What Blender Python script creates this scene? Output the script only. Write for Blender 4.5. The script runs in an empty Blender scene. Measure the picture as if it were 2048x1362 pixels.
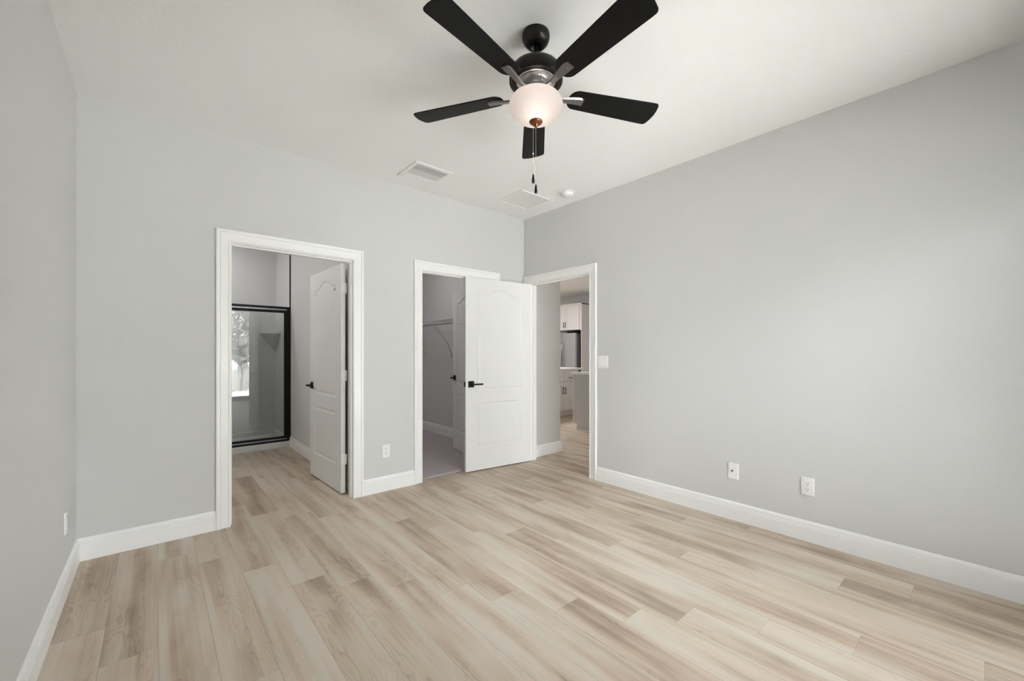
import bpy, bmesh, math, random
from mathutils import Vector, Matrix

sc = bpy.context.scene
C = sc.collection
random.seed(7)

# ------------------------------------------------------------------ room dimensions (metres; camera stands at x=0, y=0)
XL, XR, YB, YF, H = -0.352, 3.188, 3.475, -0.62, 2.738
T = 0.10                                   # wall thickness
ZD = 1.988                                 # door opening height
OB = (0.394, 1.247)                        # bathroom opening in the back wall
OC = (1.889, 2.739)                        # closet opening in the back wall
OE = (2.526, 3.370)                        # entry opening in the right wall (y range)

# ------------------------------------------------------------------ camera
cam = bpy.data.cameras.new('camera')
cam.sensor_width = 36.0
cam.lens = 821.94 / 2048 * 36
cam.shift_y = (704.9 - 681.0) / 2048
cam.clip_start = 0.05
co = bpy.data.objects.new('camera', cam)
co.location = (0, 0, 1.22)
co.rotation_euler = (math.radians(90), 0, -0.713593)
C.objects.link(co)
sc.camera = co

# ------------------------------------------------------------------ world, lights, exposure
w = bpy.data.worlds.new('world'); sc.world = w; w.use_nodes = True
bg = w.node_tree.nodes['Background']
bg.inputs[0].default_value = (0.895, 0.94, 1.0, 1)
bg.inputs[1].default_value = 13.0

def area(name, loc, rot, sx, sy, power, col=(1, 1, 1), portal=False):
    l = bpy.data.lights.new(name, 'AREA'); l.shape = 'RECTANGLE'; l.size = sx; l.size_y = sy
    l.energy = power; l.color = col
    if portal:
        l.cycles.is_portal = True
    o = bpy.data.objects.new(name, l); o.location = loc; o.rotation_euler = rot
    C.objects.link(o)
    return o
GX0, GX1, GZ1 = 0.86, 3.0, 2.36            # sliding glass door in the front wall
SY0, SY1, SZ0, SZ1 = -0.52, -0.17, 1.10, 2.06   # narrow side window added beside the camera to even out the light
area('added_window_portal', (XL-T-.03, (SY0+SY1)/2, (SZ0+SZ1)/2), (0, math.radians(-90), 0), SZ1-SZ0, SY1-SY0, 1, portal=True)
area('daylight_glass_door', ((GX0+GX1)/2, YF-0.12, GZ1/2+.03), (math.radians(90), 0, 0), GX1-GX0, GZ1-.05, 1, portal=True)
sun = bpy.data.lights.new('sun', 'SUN'); sun.energy = 62.0; sun.angle = 0.01; sun.color = (1, .98, .96)
so = bpy.data.objects.new('sun', sun); so.rotation_euler = (math.radians(-26), math.radians(14), 0); C.objects.link(so)
# bathroom vanity light; kitchen and hall fill lamps added for brightness (out of frame)
area('bathroom_vanity_light', (-1.0, 4.9, 2.0), (0, math.radians(-90), 0), 0.25, 0.9, 10.5, (1, .98, .95))
area('shower_ceiling_light', (0.3, 6.35, H-.02), (0, 0, 0), 0.2, 0.2, 4)
area('kitchen_ceiling_fill', (5.4, 6.4, H-.02), (0, 0, 0), 0.6, 0.6, 50, (1, .975, .955))  # unseen fill lamp added to brighten the kitchen
area('closet_ceiling_light', (2.3, 4.9, H-.02), (0, 0, 0), 0.25, 0.25, 5, (1, .98, .96))
area('hall_fill', (5.0, -0.5, 1.5), (math.radians(90), 0, math.radians(180)), 1.8, 1.4, 30, (1, .99, .98))  # unseen lamp added to light hall and kitchen; no window here

vs = sc.view_settings
sc.display_settings.display_device = 'sRGB'
vs.view_transform = 'Standard'; vs.look = 'None'; vs.gamma = 1.0; vs.use_curve_mapping = False
vs.exposure = 0.62
sc.cycles.max_bounces = 14; sc.cycles.diffuse_bounces = 9; sc.cycles.glossy_bounces = 6
sc.cycles.transmission_bounces = 8; sc.cycles.transparent_max_bounces = 12
sc.cycles.sample_clamp_indirect = 30.0
sc.cycles.caustics_reflective = False; sc.cycles.caustics_refractive = False
sc.cycles.use_denoising = True

# ------------------------------------------------------------------ materials
def srgb(r, g, b):
    f = lambda c: c/12.92 if c <= .04045 else ((c+.055)/1.055)**2.4
    return (f(r/255), f(g/255), f(b/255), 1)

def mat(name, col, rough=0.5, metal=0.0, spec=0.5, bump=None, emis=None):
    m = bpy.data.materials.new(name); m.use_nodes = True
    nt = m.node_tree; b = nt.nodes['Principled BSDF']
    b.inputs['Base Color'].default_value = col if len(col) == 4 else (*col, 1)
    b.inputs['Roughness'].default_value = rough
    b.inputs['Metallic'].default_value = metal
    b.inputs['Specular IOR Level'].default_value = spec
    tc = nt.nodes.new('ShaderNodeTexCoord')
    if bump:
        scale, strength, dist, detail = bump
        n = nt.nodes.new('ShaderNodeTexNoise'); n.inputs['Scale'].default_value = scale
        n.inputs['Detail'].default_value = detail
        bp = nt.nodes.new('ShaderNodeBump'); bp.inputs['Strength'].default_value = strength
        bp.inputs['Distance'].default_value = dist
        nt.links.new(tc.outputs['Object'], n.inputs['Vector'])
        nt.links.new(n.outputs['Fac'], bp.inputs['Height'])
        nt.links.new(bp.outputs['Normal'], b.inputs['Normal'])
    return m

def add_tint(m, scale, amount, stretch=(1, 1, 1)):
    """very soft procedural variation of the base colour"""
    nt = m.node_tree; b = nt.nodes['Principled BSDF']
    c = b.inputs['Base Color'].default_value[:]
    tc = nt.nodes.new('ShaderNodeTexCoord'); mp = nt.nodes.new('ShaderNodeMapping')
    mp.inputs['Scale'].default_value = stretch
    n = nt.nodes.new('ShaderNodeTexNoise'); n.inputs['Scale'].default_value = scale
    r = nt.nodes.new('ShaderNodeMapRange')
    r.inputs['To Min'].default_value = 1-amount; r.inputs['To Max'].default_value = 1+amount
    mx = nt.nodes.new('ShaderNodeVectorMath'); mx.operation = 'SCALE'; mx.inputs[0].default_value = c[:3]
    L = nt.links.new
    L(tc.outputs['Object'], mp.inputs['Vector']); L(mp.outputs[0], n.inputs['Vector'])
    L(n.outputs['Fac'], r.inputs['Value']); L(r.outputs[0], mx.inputs['Scale']); L(mx.outputs[0], b.inputs['Base Color'])
    return m

M = {}
M['wall'] = add_tint(mat('grey_wall_paint', (0.650, 0.648, 0.641), .6, spec=.3, bump=(180, .12, .002, 3)), 3, .01)
M['ceiling'] = mat('white_ceiling_texture', (0.885, 0.884, 0.877), .8, spec=.2, bump=(45, .35, .004, 5))
M['trim'] = add_tint(mat('white_trim_paint', (0.88, 0.88, 0.87), .32, spec=.5), 5, .008)
M['door'] = add_tint(mat('white_door_paint', (0.81, 0.81, 0.80), .38, spec=.5, bump=(60, .04, .001, 4)), 5, .008)
M['black'] = add_tint(mat('matte_black_metal', (0.012, 0.012, 0.013), .45, .6), 30, .15)
M['blade'] = add_tint(mat('black_fan_blade', (0.006, 0.0058, 0.0055), .5, 0, .16), 12, .2, (1, 12, 1))
M['bronze'] = add_tint(mat('dark_bronze_metal', (0.02, 0.019, 0.018), .38, .7), 25, .1)
M['nickel'] = add_tint(mat('brushed_nickel', (0.55, 0.53, 0.52), .33, 1.0), 80, .08, (1, 1, 12))
M['arm'] = add_tint(mat('dark_brushed_metal', (0.23, 0.22, 0.215), .36, 1.0), 80, .1, (1, 1, 12))
M['copper'] = add_tint(mat('aged_copper', (0.26, 0.10, 0.05), .35, .8), 40, .1)
M['plastic'] = add_tint(mat('white_plastic', (0.86, 0.86, 0.845), .3, spec=.5), 20, .01)
M['slot'] = add_tint(mat('dark_slot', (0.03, 0.03, 0.03), .6), 20, .05)
M['steel'] = add_tint(mat('stainless_steel', (0.42, 0.42, 0.43), .34, .9), 60, .06, (1, 1, 8))
M['fridge_side'] = add_tint(mat('grey_appliance_side', (0.10, 0.10, 0.105), .45), 20, .05)
M['cabinet'] = add_tint(mat('white_cabinet_paint', (0.74, 0.725, 0.72), .4), 6, .01)
M['island'] = add_tint(mat('grey_panel_paint', (0.54, 0.54, 0.535), .5), 6, .01)
M['counter'] = add_tint(mat('white_quartz', (0.80, 0.79, 0.78), .2), 9, .04)
M['shower'] = add_tint(mat('glossy_white_surround', (0.66, 0.66, 0.655), .12, spec=.5), 4, .01)
M['wire'] = add_tint(mat('white_coated_wire', (0.62, 0.62, 0.61), .4), 20, .02)
M['grass'] = add_tint(mat('pale_dry_grass', (0.40, 0.40, 0.385), .9), 3, .35)
M['leaf'] = add_tint(mat('tree_leaves', (0.34, 0.345, 0.33), .6), 2, .5)
M['bark'] = add_tint(mat('tree_bark', (0.14, 0.11, 0.09), .9), 8, .3)
M['stucco'] = mat('exterior_patio_concrete', (0.54, 0.54, 0.54), .9, bump=(30, .2, .003, 3))

# clear glass (thin sheet with fresnel reflection)
def thin_glass(name, tint, rough=0.0, ior=1.5):
    m = bpy.data.materials.new(name); m.use_nodes = True; nt = m.node_tree; nt.nodes.clear()
    o = nt.nodes.new('ShaderNodeOutputMaterial'); mx = nt.nodes.new('ShaderNodeMixShader')
    t = nt.nodes.new('ShaderNodeBsdfTransparent'); t.inputs[0].default_value = (*tint, 1)
    g = nt.nodes.new('ShaderNodeBsdfGlossy'); g.inputs['Roughness'].default_value = rough
    f = nt.nodes.new('ShaderNodeFresnel'); f.inputs['IOR'].default_value = ior
    n = nt.nodes.new('ShaderNodeTexNoise'); n.inputs['Scale'].default_value = 3
    bp = nt.nodes.new('ShaderNodeBump'); bp.inputs['Strength'].default_value = .004
    L = nt.links.new
    L(n.outputs['Fac'], bp.inputs['Height'])
    L(f.outputs[0], mx.inputs[0]); L(t.outputs[0], mx.inputs[1]); L(g.outputs[0], mx.inputs[2]); L(mx.outputs[0], o.inputs[0])
    return m
M['shower_glass'] = thin_glass('clear_shower_glass', (.95, .955, .95), 0.0, 1.6)
M['window_glass'] = thin_glass('clear_window_glass', (.97, .98, .98), 0.0, 1.45)

# frosted lamp bowl: translucent, lit by the bulb inside it
m = bpy.data.materials.new('frosted_lamp_glass'); m.use_nodes = True; nt = m.node_tree; nt.nodes.clear()
o_ = nt.nodes.new('ShaderNodeOutputMaterial'); mx = nt.nodes.new('ShaderNodeMixShader'); mx.inputs[0].default_value = .12
tr = nt.nodes.new('ShaderNodeBsdfTranslucent'); tr.inputs[0].default_value = (.96, .90, .87, 1)
ns = nt.nodes.new('ShaderNodeTexNoise'); ns.inputs['Scale'].default_value = 9
cr = nt.nodes.new('ShaderNodeMixRGB'); cr.inputs[1].default_value = (.35, .325, .312, 1); cr.inputs[2].default_value = (.32, .295, .284, 1)
gl = nt.nodes.new('ShaderNodeBsdfPrincipled'); gl.inputs['Base Color'].default_value = (.85, .8, .78, 1); gl.inputs['Roughness'].default_value = .25
nt.links.new(ns.outputs['Fac'], cr.inputs[0]); nt.links.new(cr.outputs[0], tr.inputs[0])
em = nt.nodes.new('ShaderNodeEmission'); em.inputs[0].default_value = (1, .93, .89, 1); em.inputs[1].default_value = .05
ad = nt.nodes.new('ShaderNodeAddShader')
nt.links.new(tr.outputs[0], mx.inputs[1]); nt.links.new(gl.outputs[0], mx.inputs[2])
nt.links.new(mx.outputs[0], ad.inputs[0]); nt.links.new(em.outputs[0], ad.inputs[1]); nt.links.new(ad.outputs[0], o_.inputs[0])
M['bowl'] = m

# carpet
m = mat('mauve_grey_carpet', (0.56, 0.50, 0.51), .95, spec=.1, bump=(420, .9, .006, 4)); add_tint(m, 60, .14); M['carpet'] = m
M['panel'] = mat('ceiling_panel_board', (0.80, 0.80, 0.785), .8, spec=.2, bump=(60, .2, .002, 3))

# vinyl plank floor: plank coordinates come from the mesh (attribute "plank": u across, v along, seed; "tone")
def floor_material():
    m = bpy.data.materials.new('oak_look_vinyl_plank'); m.use_nodes = True
    nt = m.node_tree; b = nt.nodes['Principled BSDF']; L = nt.links.new
    N = nt.nodes.new
    at = N('ShaderNodeAttribute'); at.attribute_name = 'plank'
    tn = N('ShaderNodeAttribute'); tn.attribute_name = 'tone'
    sp = N('ShaderNodeSeparateXYZ'); L(at.outputs['Vector'], sp.inputs[0])
    st = N('ShaderNodeSeparateXYZ'); L(tn.outputs['Vector'], st.inputs[0])
    def math_(op, a, c=None, clamp=False):
        n = N('ShaderNodeMath'); n.operation = op; n.use_clamp = clamp
        for i, v in enumerate((a, c)):
            if v is None: continue
            if isinstance(v, (int, float)): n.inputs[i].default_value = v
            else: L(v, n.inputs[i])
        return n.outputs[0]
    def mapped(sx, sy, off=0.0):
        cx = N('ShaderNodeCombineXYZ')
        L(math_('MULTIPLY', sp.outputs[0], sx), cx.inputs[0])
        L(math_('MULTIPLY', sp.outputs[1], sy), cx.inputs[1])
        L(math_('ADD', math_('MULTIPLY', sp.outputs[2], 37.0), off), cx.inputs[2])
        return cx.outputs[0]
    def noise(vec, scale=1.0, detail=2.0, rough=.5, dist=0.0):
        n = N('ShaderNodeTexNoise'); n.inputs['Scale'].default_value = scale
        n.inputs['Detail'].default_value = detail; n.inputs['Roughness'].default_value = rough
        n.inputs['Distortion'].default_value = dist
        L(vec, n.inputs['Vector']); return n.outputs['Fac']
    def ramp(v, a, c):
        n = N('ShaderNodeMapRange'); n.interpolation_type = 'SMOOTHSTEP'
        n.inputs['From Min'].default_value = a; n.inputs['From Max'].default_value = c
        L(v, n.inputs['Value']); return n.outputs[0]
    broad = noise(mapped(13.0, 1.0), 1, 1.5, .45, .35)      # broad bands along the board
    mid = noise(mapped(95, 1.6, 11), 1, 3, .6, .4)
    fine = noise(mapped(420, 9, 23), 1, 3, .6)
    # cathedral figure: contour lines of a stretched noise field
    fld = noise(mapped(11, 1.7, 51), 1, 2.2, .5, .35)
    ring = math_('SINE', math_('MULTIPLY', fld, 95.0))
    ring = math_('POWER', math_('MULTIPLY', math_('ADD', ring, 1.0), .5), 4.0)
    mask = ramp(noise(mapped(9, .9, 77), 1, 1, .5), .47, .62)
    ring = math_('MULTIPLY', ring, mask)
    # darkness value
    d = math_('ADD', math_('MULTIPLY', math_('SUBTRACT', broad, .5), 1.45), st.outputs[0])
    cen = math_('SUBTRACT', 1.0, math_('MULTIPLY', math_('ABSOLUTE', math_('SUBTRACT', sp.outputs[0], .088)), 13.0), True)
    blotch = noise(mapped(5.0, 2.6, 131), 1, 2.5, .55, .4)
    d = math_('ADD', d, math_('MULTIPLY', cen, math_('SUBTRACT', math_('MULTIPLY', blotch, 1.3), .50)))
    d = math_('ADD', d, math_('MULTIPLY', math_('SUBTRACT', mid, .5), .50))
    d = math_('ADD', d, math_('MULTIPLY', math_('SUBTRACT', fine, .5), .22))
    d = math_('ADD', d, math_('MULTIPLY', ring, .19), True)
    cr = N('ShaderNodeValToRGB'); L(d, cr.inputs[0])
    e = cr.color_ramp.elements
    e[0].position = 0.0; e[0].color = (0.595, 0.536, 0.456, 1)
    e[1].position = 1.0; e[1].color = (0.262, 0.197, 0.150, 1)
    x = e.new(.30); x.color = (0.540, 0.450, 0.356, 1)
    x = e.new(.62); x.color = (0.400, 0.311, 0.238, 1)
    # hue drift: cooler grey streaks and warmer pinkish ones
    hue = noise(mapped(16, .6, 91), 1, 1, .5)
    mx = N('ShaderNodeMixRGB'); mx.blend_type = 'MULTIPLY'; mx.inputs[0].default_value = 1
    hr = N('ShaderNodeValToRGB'); L(hue, hr.inputs[0])
    hr.color_ramp.elements[0].position = .36; hr.color_ramp.elements[0].color = (.985, 1.0, .99, 1)
    hr.color_ramp.elements[1].position = .62; hr.color_ramp.elements[1].color = (1.02, .985, .965, 1)
    L(cr.outputs[0], mx.inputs[1]); L(hr.outputs[0], mx.inputs[2])
    # joints between boards
    uv = N('ShaderNodeAttribute'); uv.attribute_name = 'edge'     # distance in metres to long edge / end edge
    se = N('ShaderNodeSeparateXYZ'); L(uv.outputs['Vector'], se.inputs[0])
    ex = math_('ABSOLUTE', se.outputs[0]); ey = math_('ABSOLUTE', se.outputs[1])
    j1 = ramp(ex, .0870, .0878); j2 = math_('MULTIPLY', .5, ramp(math_('SUBTRACT', ey, se.outputs[2]), -.0011, -.0005))
    jj = math_('MULTIPLY', math_('MAXIMUM', j1, j2), .62)
    m2 = N('ShaderNodeMixRGB'); L(jj, m2.inputs[0]); L(mx.outputs[0], m2.inputs[1]); m2.inputs[2].default_value = (.09, .072, .058, 1)
    L(m2.outputs[0], b.inputs['Base Color'])
    b.inputs['Roughness'].default_value = .42
    b.inputs['Specular IOR Level'].default_value = .38
    bp = N('ShaderNodeBump'); bp.inputs['Strength'].default_value = .12; bp.inputs['Distance'].default_value = .0015
    L(fine, bp.inputs['Height']); L(bp.outputs[0], b.inputs['Normal'])
    return m
M['floor'] = floor_material()

# ------------------------------------------------------------------ mesh helpers
class MB:
    def __init__(s): s.v = []; s.f = []; s.sm = []
    def add(s, vs, fs, smooth=False):
        o = len(s.v); s.v += [tuple(p) for p in vs]; s.f += [tuple(o+i for i in f) for f in fs]; s.sm += [smooth]*len(fs)
        return s
    def box(s, x0, x1, y0, y1, z0, z1):
        vs = [(x0,y0,z0),(x1,y0,z0),(x1,y1,z0),(x0,y1,z0),(x0,y0,z1),(x1,y0,z1),(x1,y1,z1),(x0,y1,z1)]
        return s.add(vs, [(0,3,2,1),(4,5,6,7),(0,1,5,4),(1,2,6,5),(2,3,7,6),(3,0,4,7)])
    def lathe(s, prof, n=48, c=(0,0,0), smooth=True, caps=False):
        vs = []; fs = []
        for r, z in prof:
            for i in range(n):
                a = 2*math.pi*i/n; vs.append((c[0]+r*math.cos(a), c[1]+r*math.sin(a), c[2]+z))
        for k in range(len(prof)-1):
            for i in range(n):
                j = (i+1) % n; fs.append((k*n+i, k*n+j, (k+1)*n+j, (k+1)*n+i))
        if caps:
            fs.append(tuple(range(n-1, -1, -1))); fs.append(tuple((len(prof)-1)*n+i for i in range(n)))
        return s.add(vs, fs, smooth)
    def tube(s, pts, r, n=8, smooth=True):
        P = [Vector(p) for p in pts]; vs = []; fs = []
        for k, p in enumerate(P):
            d = (P[min(k+1, len(P)-1)] - P[max(k-1, 0)]).normalized()
            a = Vector((0,0,1)) if abs(d.z) < .9 else Vector((1,0,0))
            u = d.cross(a).normalized(); v = d.cross(u)
            for i in range(n):
                t = 2*math.pi*i/n; vs.append(p + u*r*math.cos(t) + v*r*math.sin(t))
        for k in range(len(P)-1):
            for i in range(n):
                j = (i+1) % n; fs.append((k*n+i, k*n+j, (k+1)*n+j, (k+1)*n+i))
        fs.append(tuple(range(n))); fs.append(tuple((len(P)-1)*n+i for i in range(n-1, -1, -1)))
        return s.add(vs, fs, smooth)
    def prism(s, poly, z0, z1):
        """polygon in xy extruded in z"""
        n = len(poly); vs = [(x, y, z0) for x, y in poly] + [(x, y, z1) for x, y in poly]
        fs = [tuple(range(n-1, -1, -1)), tuple(range(n, 2*n))] + [(i, (i+1) % n, n+(i+1) % n, n+i) for i in range(n)]
        return s.add(vs, fs)
    def xform(s, mtx):
        s.v = [tuple(mtx @ Vector(p)) for p in s.v]; return s
    def build(s, name, m, parent=None, bevel=0, loc=None, rotz=0, weld=True):
        me = bpy.data.meshes.new(name); me.from_pydata(s.v, [], s.f)
        me.polygons.foreach_set('use_smooth', s.sm)
        bm = bmesh.new(); bm.from_mesh(me)
        if weld: bmesh.ops.remove_doubles(bm, verts=bm.verts, dist=1e-5)
        bmesh.ops.recalc_face_normals(bm, faces=bm.faces)
        bm.to_mesh(me); bm.free()
        me.materials.append(m)
        o = bpy.data.objects.new(name, me); C.objects.link(o)
        if parent: o.parent = parent
        if loc: o.location = loc
        o.rotation_euler = (0, 0, rotz)
        if bevel:
            b = o.modifiers.new('bevel', 'BEVEL'); b.width = bevel; b.segments = 2; b.limit_method = 'ANGLE'; b.angle_limit = math.radians(40)
        return o

def tag(o, label=None, cat=None, group=None, kind=None):
    if label: o['label'] = label
    if cat: o['category'] = cat
    if group: o['group'] = group
    if kind: o['kind'] = kind
    return o
def thing(name, label, cat, loc=(0,0,0), rotz=0, group=None):
    o = bpy.data.objects.new(name, None); C.objects.link(o)
    o.location = loc; o.rotation_euler = (0, 0, rotz); o.empty_display_size = .1
    return tag(o, label, cat, group)
def struct(o, label, cat): return tag(o, label, cat, None, 'structure')

# ------------------------------------------------------------------ room shell
mb = MB()
mb.box(XL-T, OB[0]-.019, YB, YB+T, 0, H); mb.box(OB[0]-.019, OB[1]+.019, YB, YB+T, ZD+.019, H)
mb.box(OB[1]+.019, OC[0]-.019, YB, YB+T, 0, H); mb.box(OC[0]-.019, OC[1]+.019, YB, YB+T, ZD+.019, H)
mb.box(OC[1]+.019, XR+T, YB, YB+T, 0, H)
struct(mb.build('wall_back', M['wall']), 'light grey painted wall with the two left doorways', 'wall')
struct(MB().box(XL-T, XL, YF-T, SY0, 0, H).box(XL-T, XL, SY0, SY1, 0, SZ0).box(XL-T, XL, SY0, SY1, SZ1, H).box(XL-T, XL, SY1, YB, 0, H).build('wall_left', M['wall']), 'light grey painted wall along the left edge', 'wall')
mb = MB().box(XR, XR+T, YF-T, OE[0]-.019, 0, H).box(XR, XR+T, OE[0]-.019, OE[1]+.019, ZD+.019, H).box(XR, XR+T, OE[1]+.019, YB, 0, H)
struct(mb.build('wall_right', M['wall']), 'long light grey painted wall on the right', 'wall')
mb = MB().box(XL, GX0, YF-T, YF, 0, H).box(GX0, GX1, YF-T, YF, GZ1, H).box(GX1, XR, YF-T, YF, 0, H)
struct(mb.build('wall_front', M['wall']), 'grey wall behind the camera with the sliding glass door', 'wall')
struct(MB().box(-1.4, 8.5, YF-T, 8.2, H, H+.12).build('ceiling', M['ceiling']), 'white lightly textured ceiling', 'ceiling')

# bathroom shell
BX0, BX1, SY = -1.2, 1.32, 5.93            # bathroom walls and shower front plane
mb = MB().box(BX1, BX1+T, YB+T, 6.88, 0, H)
struct(mb.build('wall_bathroom_right', M['wall']), 'grey bathroom wall behind the open white door', 'wall')
mb = MB().box(BX0-T, BX0, YB+T, SY+.9, 0, H).box(BX0, -.35, SY, SY+.1, 0, H).box(BX0, XL-T, YB, YB+T, 0, H)
struct(mb.build('wall_bathroom_left', M['wall']), 'grey far left wall of the bathroom', 'wall')
mb = MB().box(-.37, BX1, 6.75, 6.85, .046, H).box(-.45, -.35, SY+.1, 6.85, .046, H).box(BX1-.006, BX1, SY+.03, 6.75, .046, H).box(-.35, BX1-.006, 6.715, 6.75, .046, .11).box(BX1-.036, BX1-.006, SY+.035, 6.715, .046, .11)
struct(mb.build('wall_shower', M['shower']), 'glossy white shower surround walls', 'wall')
# closet shell
struct(MB().box(BX1+T, XR, 6.2, 6.3, 0, H).build('wall_closet_back', M['wall']), 'grey rear wall of the closet', 'wall')
mb = MB().box(XR+T, 3.77, 3.445, YB+T, 0, H).box(XR, 3.77, YB+T, 6.3, 0, H)
struct(mb.build('wall_hallway', M['wall']), 'grey hallway wall seen through the open entry door', 'wall')
# kitchen shell
struct(MB().box(8.4, 8.5, YF-T, 8.2, 0, H).build('wall_kitchen_far', M['wall']), 'grey kitchen wall above the refrigerator cabinet', 'wall')
mb = MB().box(3.77, 8.4, 8.1, 8.2, 0, H).box(3.67, 3.77, 6.3, 8.2, 0, H)
struct(mb.build('wall_kitchen_back', M['wall']), 'grey kitchen wall beyond the cabinets', 'wall')
struct(MB().box(XR+T, 8.4, YF-T, YF, 0, H).build('wall_kitchen_near', M['wall']), 'grey wall on the near side of the kitchen', 'wall')

# ------------------------------------------------------------------ floor of individual boards (one mesh)
PW, PL, PX = 0.1762, 1.195, 0.0075
# known end joints (y) per column; the rest is staggered
J = {-2: 2.552, -1: 3.44, 0: 3.172, 1: 2.978, 2: 2.693, 3: 2.378, 4: 2.198, 5: 2.021, 6: 1.797, 7: 1.588, 8: 1.330, 9: 1.078,
     10: .918, 11: .651, 12: .355, 13: 1.200, 14: .836, 15: .503, 16: .249, 17: 1.080}
TONE = {(-2,1): .10, (-2,0): .62, (-1,0): .62, (-1,1): .5, (0,0): .34, (0,-1): .34, (1,0): .33, (1,1): .42, (1,-1): .38, (2,0): .42, (2,-1): .22, (3,0): .22,
        (3,1): .66, (3,-1): .52, (4,0): .62, (4,1): .26, (4,-1): .50, (5,0): .26, (5,-1): .30, (6,0): .28, (6,-1): .26, (7,0): .52, (7,1): .34,
        (8,0): .24, (8,-1): .55, (8,1): .5, (9,0): .36, (9,-1): .24, (9,1): .28, (10,0): .60, (10,-1): .24, (11,0): .34, (11,1): .4, (12,-1): .62, (12,0): .24, (12,1): .34,
        (13,0): .30, (13,1): .55, (13,-1): .3, (14,0): .44, (14,-1): .34, (15,0): .34, (15,-1): .62, (16,0): .26, (16,1): .60, (16,-1): .62, (17,0): .52, (17,-1): .5}
rnd = random.Random(5)
vs, fs, plank, edge, tone = [], [], [], [], []
FX0, FX1, FY0, FY1 = -1.4, 8.5, YF-.02, 8.2
k = math.floor((FX0-PX)/PW)
while PX+k*PW < FX1:
    x0, x1 = PX+k*PW, PX+(k+1)*PW
    j0 = J.get(k, rnd.uniform(0, PL)); n0 = math.floor((FY0-j0)/PL)
    n = n0
    while j0+n*PL < FY1:
        y0, y1 = j0+n*PL, j0+(n+1)*PL
        # board n sits on the far side of joint n
        t = TONE.get((k, n), rnd.choice((.22, .30, .38, .48, .58)))
        seed = rnd.random()
        ax, bx_ = max(x0, FX0), min(x1, FX1); ay, by = max(y0, FY0), min(y1, FY1)
        if ay < by and ax < bx_:
            o = len(vs); vs += [(ax, ay, 0), (bx_, ay, 0), (bx_, by, 0), (ax, by, 0)]; fs.append((o, o+1, o+2, o+3))
            for (px, py) in ((ax, ay), (bx_, ay), (bx_, by), (ax, by)):
                plank.append((px-x0, py-y0, seed)); edge.append((px-(x0+x1)/2, py-(y0+y1)/2, PL/2)); tone.append(((t-.40)*.82+.25, 0, 0))
        n += 1
    k += 1
me = bpy.data.meshes.new('floor'); me.from_pydata(vs, [], fs)
for nm, data in (('plank', plank), ('edge', edge), ('tone', tone)):
    a = me.attributes.new(nm, 'FLOAT_VECTOR', 'CORNER')
    a.data.foreach_set('vector', [c for p in data for c in p])
me.materials.append(M['floor'])
fl = bpy.data.objects.new('floor', me); C.objects.link(fl)
struct(fl, 'light greige oak-look plank floor', 'floor')
# slab under the boards (keeps the floor solid from below)
struct(MB().box(-1.4, 8.5, YF-T, 8.2, -.15, -.004).build('floor_slab', M['stucco']), 'concrete slab under the planks', 'floor')

# carpet in the closet
nx, ny = 90, 130
vs, fs = [], []
cx0, cx1, cy0, cy1 = BX1+T, XR, 3.535, 6.2
r2 = random.Random(3)
for j in range(ny+1):
    for i in range(nx+1):
        x = cx0+(cx1-cx0)*i/nx; y = cy0+(cy1-cy0)*j/ny
        z = .012+r2.uniform(-.0025, .0025); y += (r2.uniform(-.004, .006) if j == 0 else 0)
        if j == 0: z = .001
        vs.append((x, y, z))
for j in range(ny):
    for i in range(nx):
        a = j*(nx+1)+i
        # carpet reaches into the doorway only between the jambs
        xm = vs[a][0]
        if vs[a][1] < YB+T and not (OC[0]-.01 <= xm <= OC[1]-.005): continue
        fs.append((a, a+1, a+nx+2, a+nx+1))
cpt = MB().add(vs, fs, True).build('carpet', M['carpet'])
tag(cpt, 'mauve-grey carpet on the closet floor', 'carpet', kind='stuff')

# ------------------------------------------------------------------ trim profiles
BASE = [(0, 0), (.016, 0), (.016, .086), (.0115, .0875), (.0115, .0905), (.0145, .092), (.0145, .0985), (.0085, .100), (.0085, .104), (.0115, .106), (.0105, .118), (.007, .127), (.003, .131), (0, .131)]
def sweep(path, prof, closed=False):
    """path: list of (x,y,nx,ny) points on the wall line with the mitre direction; prof: (out, z)"""
    mb = MB(); n = len(prof); vs = []
    for x, y, ox, oy in path:
        for u, z in prof: vs.append((x+ox*u, y+oy*u, z))
    fs = []
    for k in range(len(path)-1):
        for i in range(n-1): fs.append((k*n+i, k*n+i+1, (k+1)*n+i+1, (k+1)*n+i))
    fs.append(tuple(range(n))); fs.append(tuple((len(path)-1)*n+i for i in range(n-1, -1, -1)))
    return mb.add(vs, fs)
CW = 0.084                                  # casing width
def bb(name, path, label, m=None, prof=BASE):
    return struct(sweep(path, prof).build(name, m or M['trim']), label, 'baseboard')
bb('baseboard_left', [(XL, YF, 1, 0), (XL, YB, 1, -1)], 'white moulded baseboard along the left wall')
bb('baseboard_back_left', [(XL, YB, 1, -1), (OB[0]-CW, YB, 0, -1)], 'white moulded baseboard left of the bathroom doorway')
bb('baseboard_back_middle', [(OB[1]+CW, YB, 0, -1), (OC[0]-CW+.006, YB, 0, -1)], 'short white baseboard between the two back doorways')
bb('baseboard_back_right', [(OC[1]+CW, YB, 0, -1), (XR, YB, -1, -1)], 'white baseboard behind the open entry door')
bb('baseboard_right', [(XR, OE[0]-CW, -1, 0), (XR, YF, -1, 1)], 'long white moulded baseboard along the right wall')
bb('baseboard_front', [(XL, YF, 1, 1), (GX0-.06, YF, 0, 1)], 'white baseboard behind the camera')
bb('baseboard_bathroom', [(BX1, YB+T, -1, 0), (BX1, SY-.012, -1, 0)], 'white baseboard on the bathroom wall behind the door')
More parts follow.
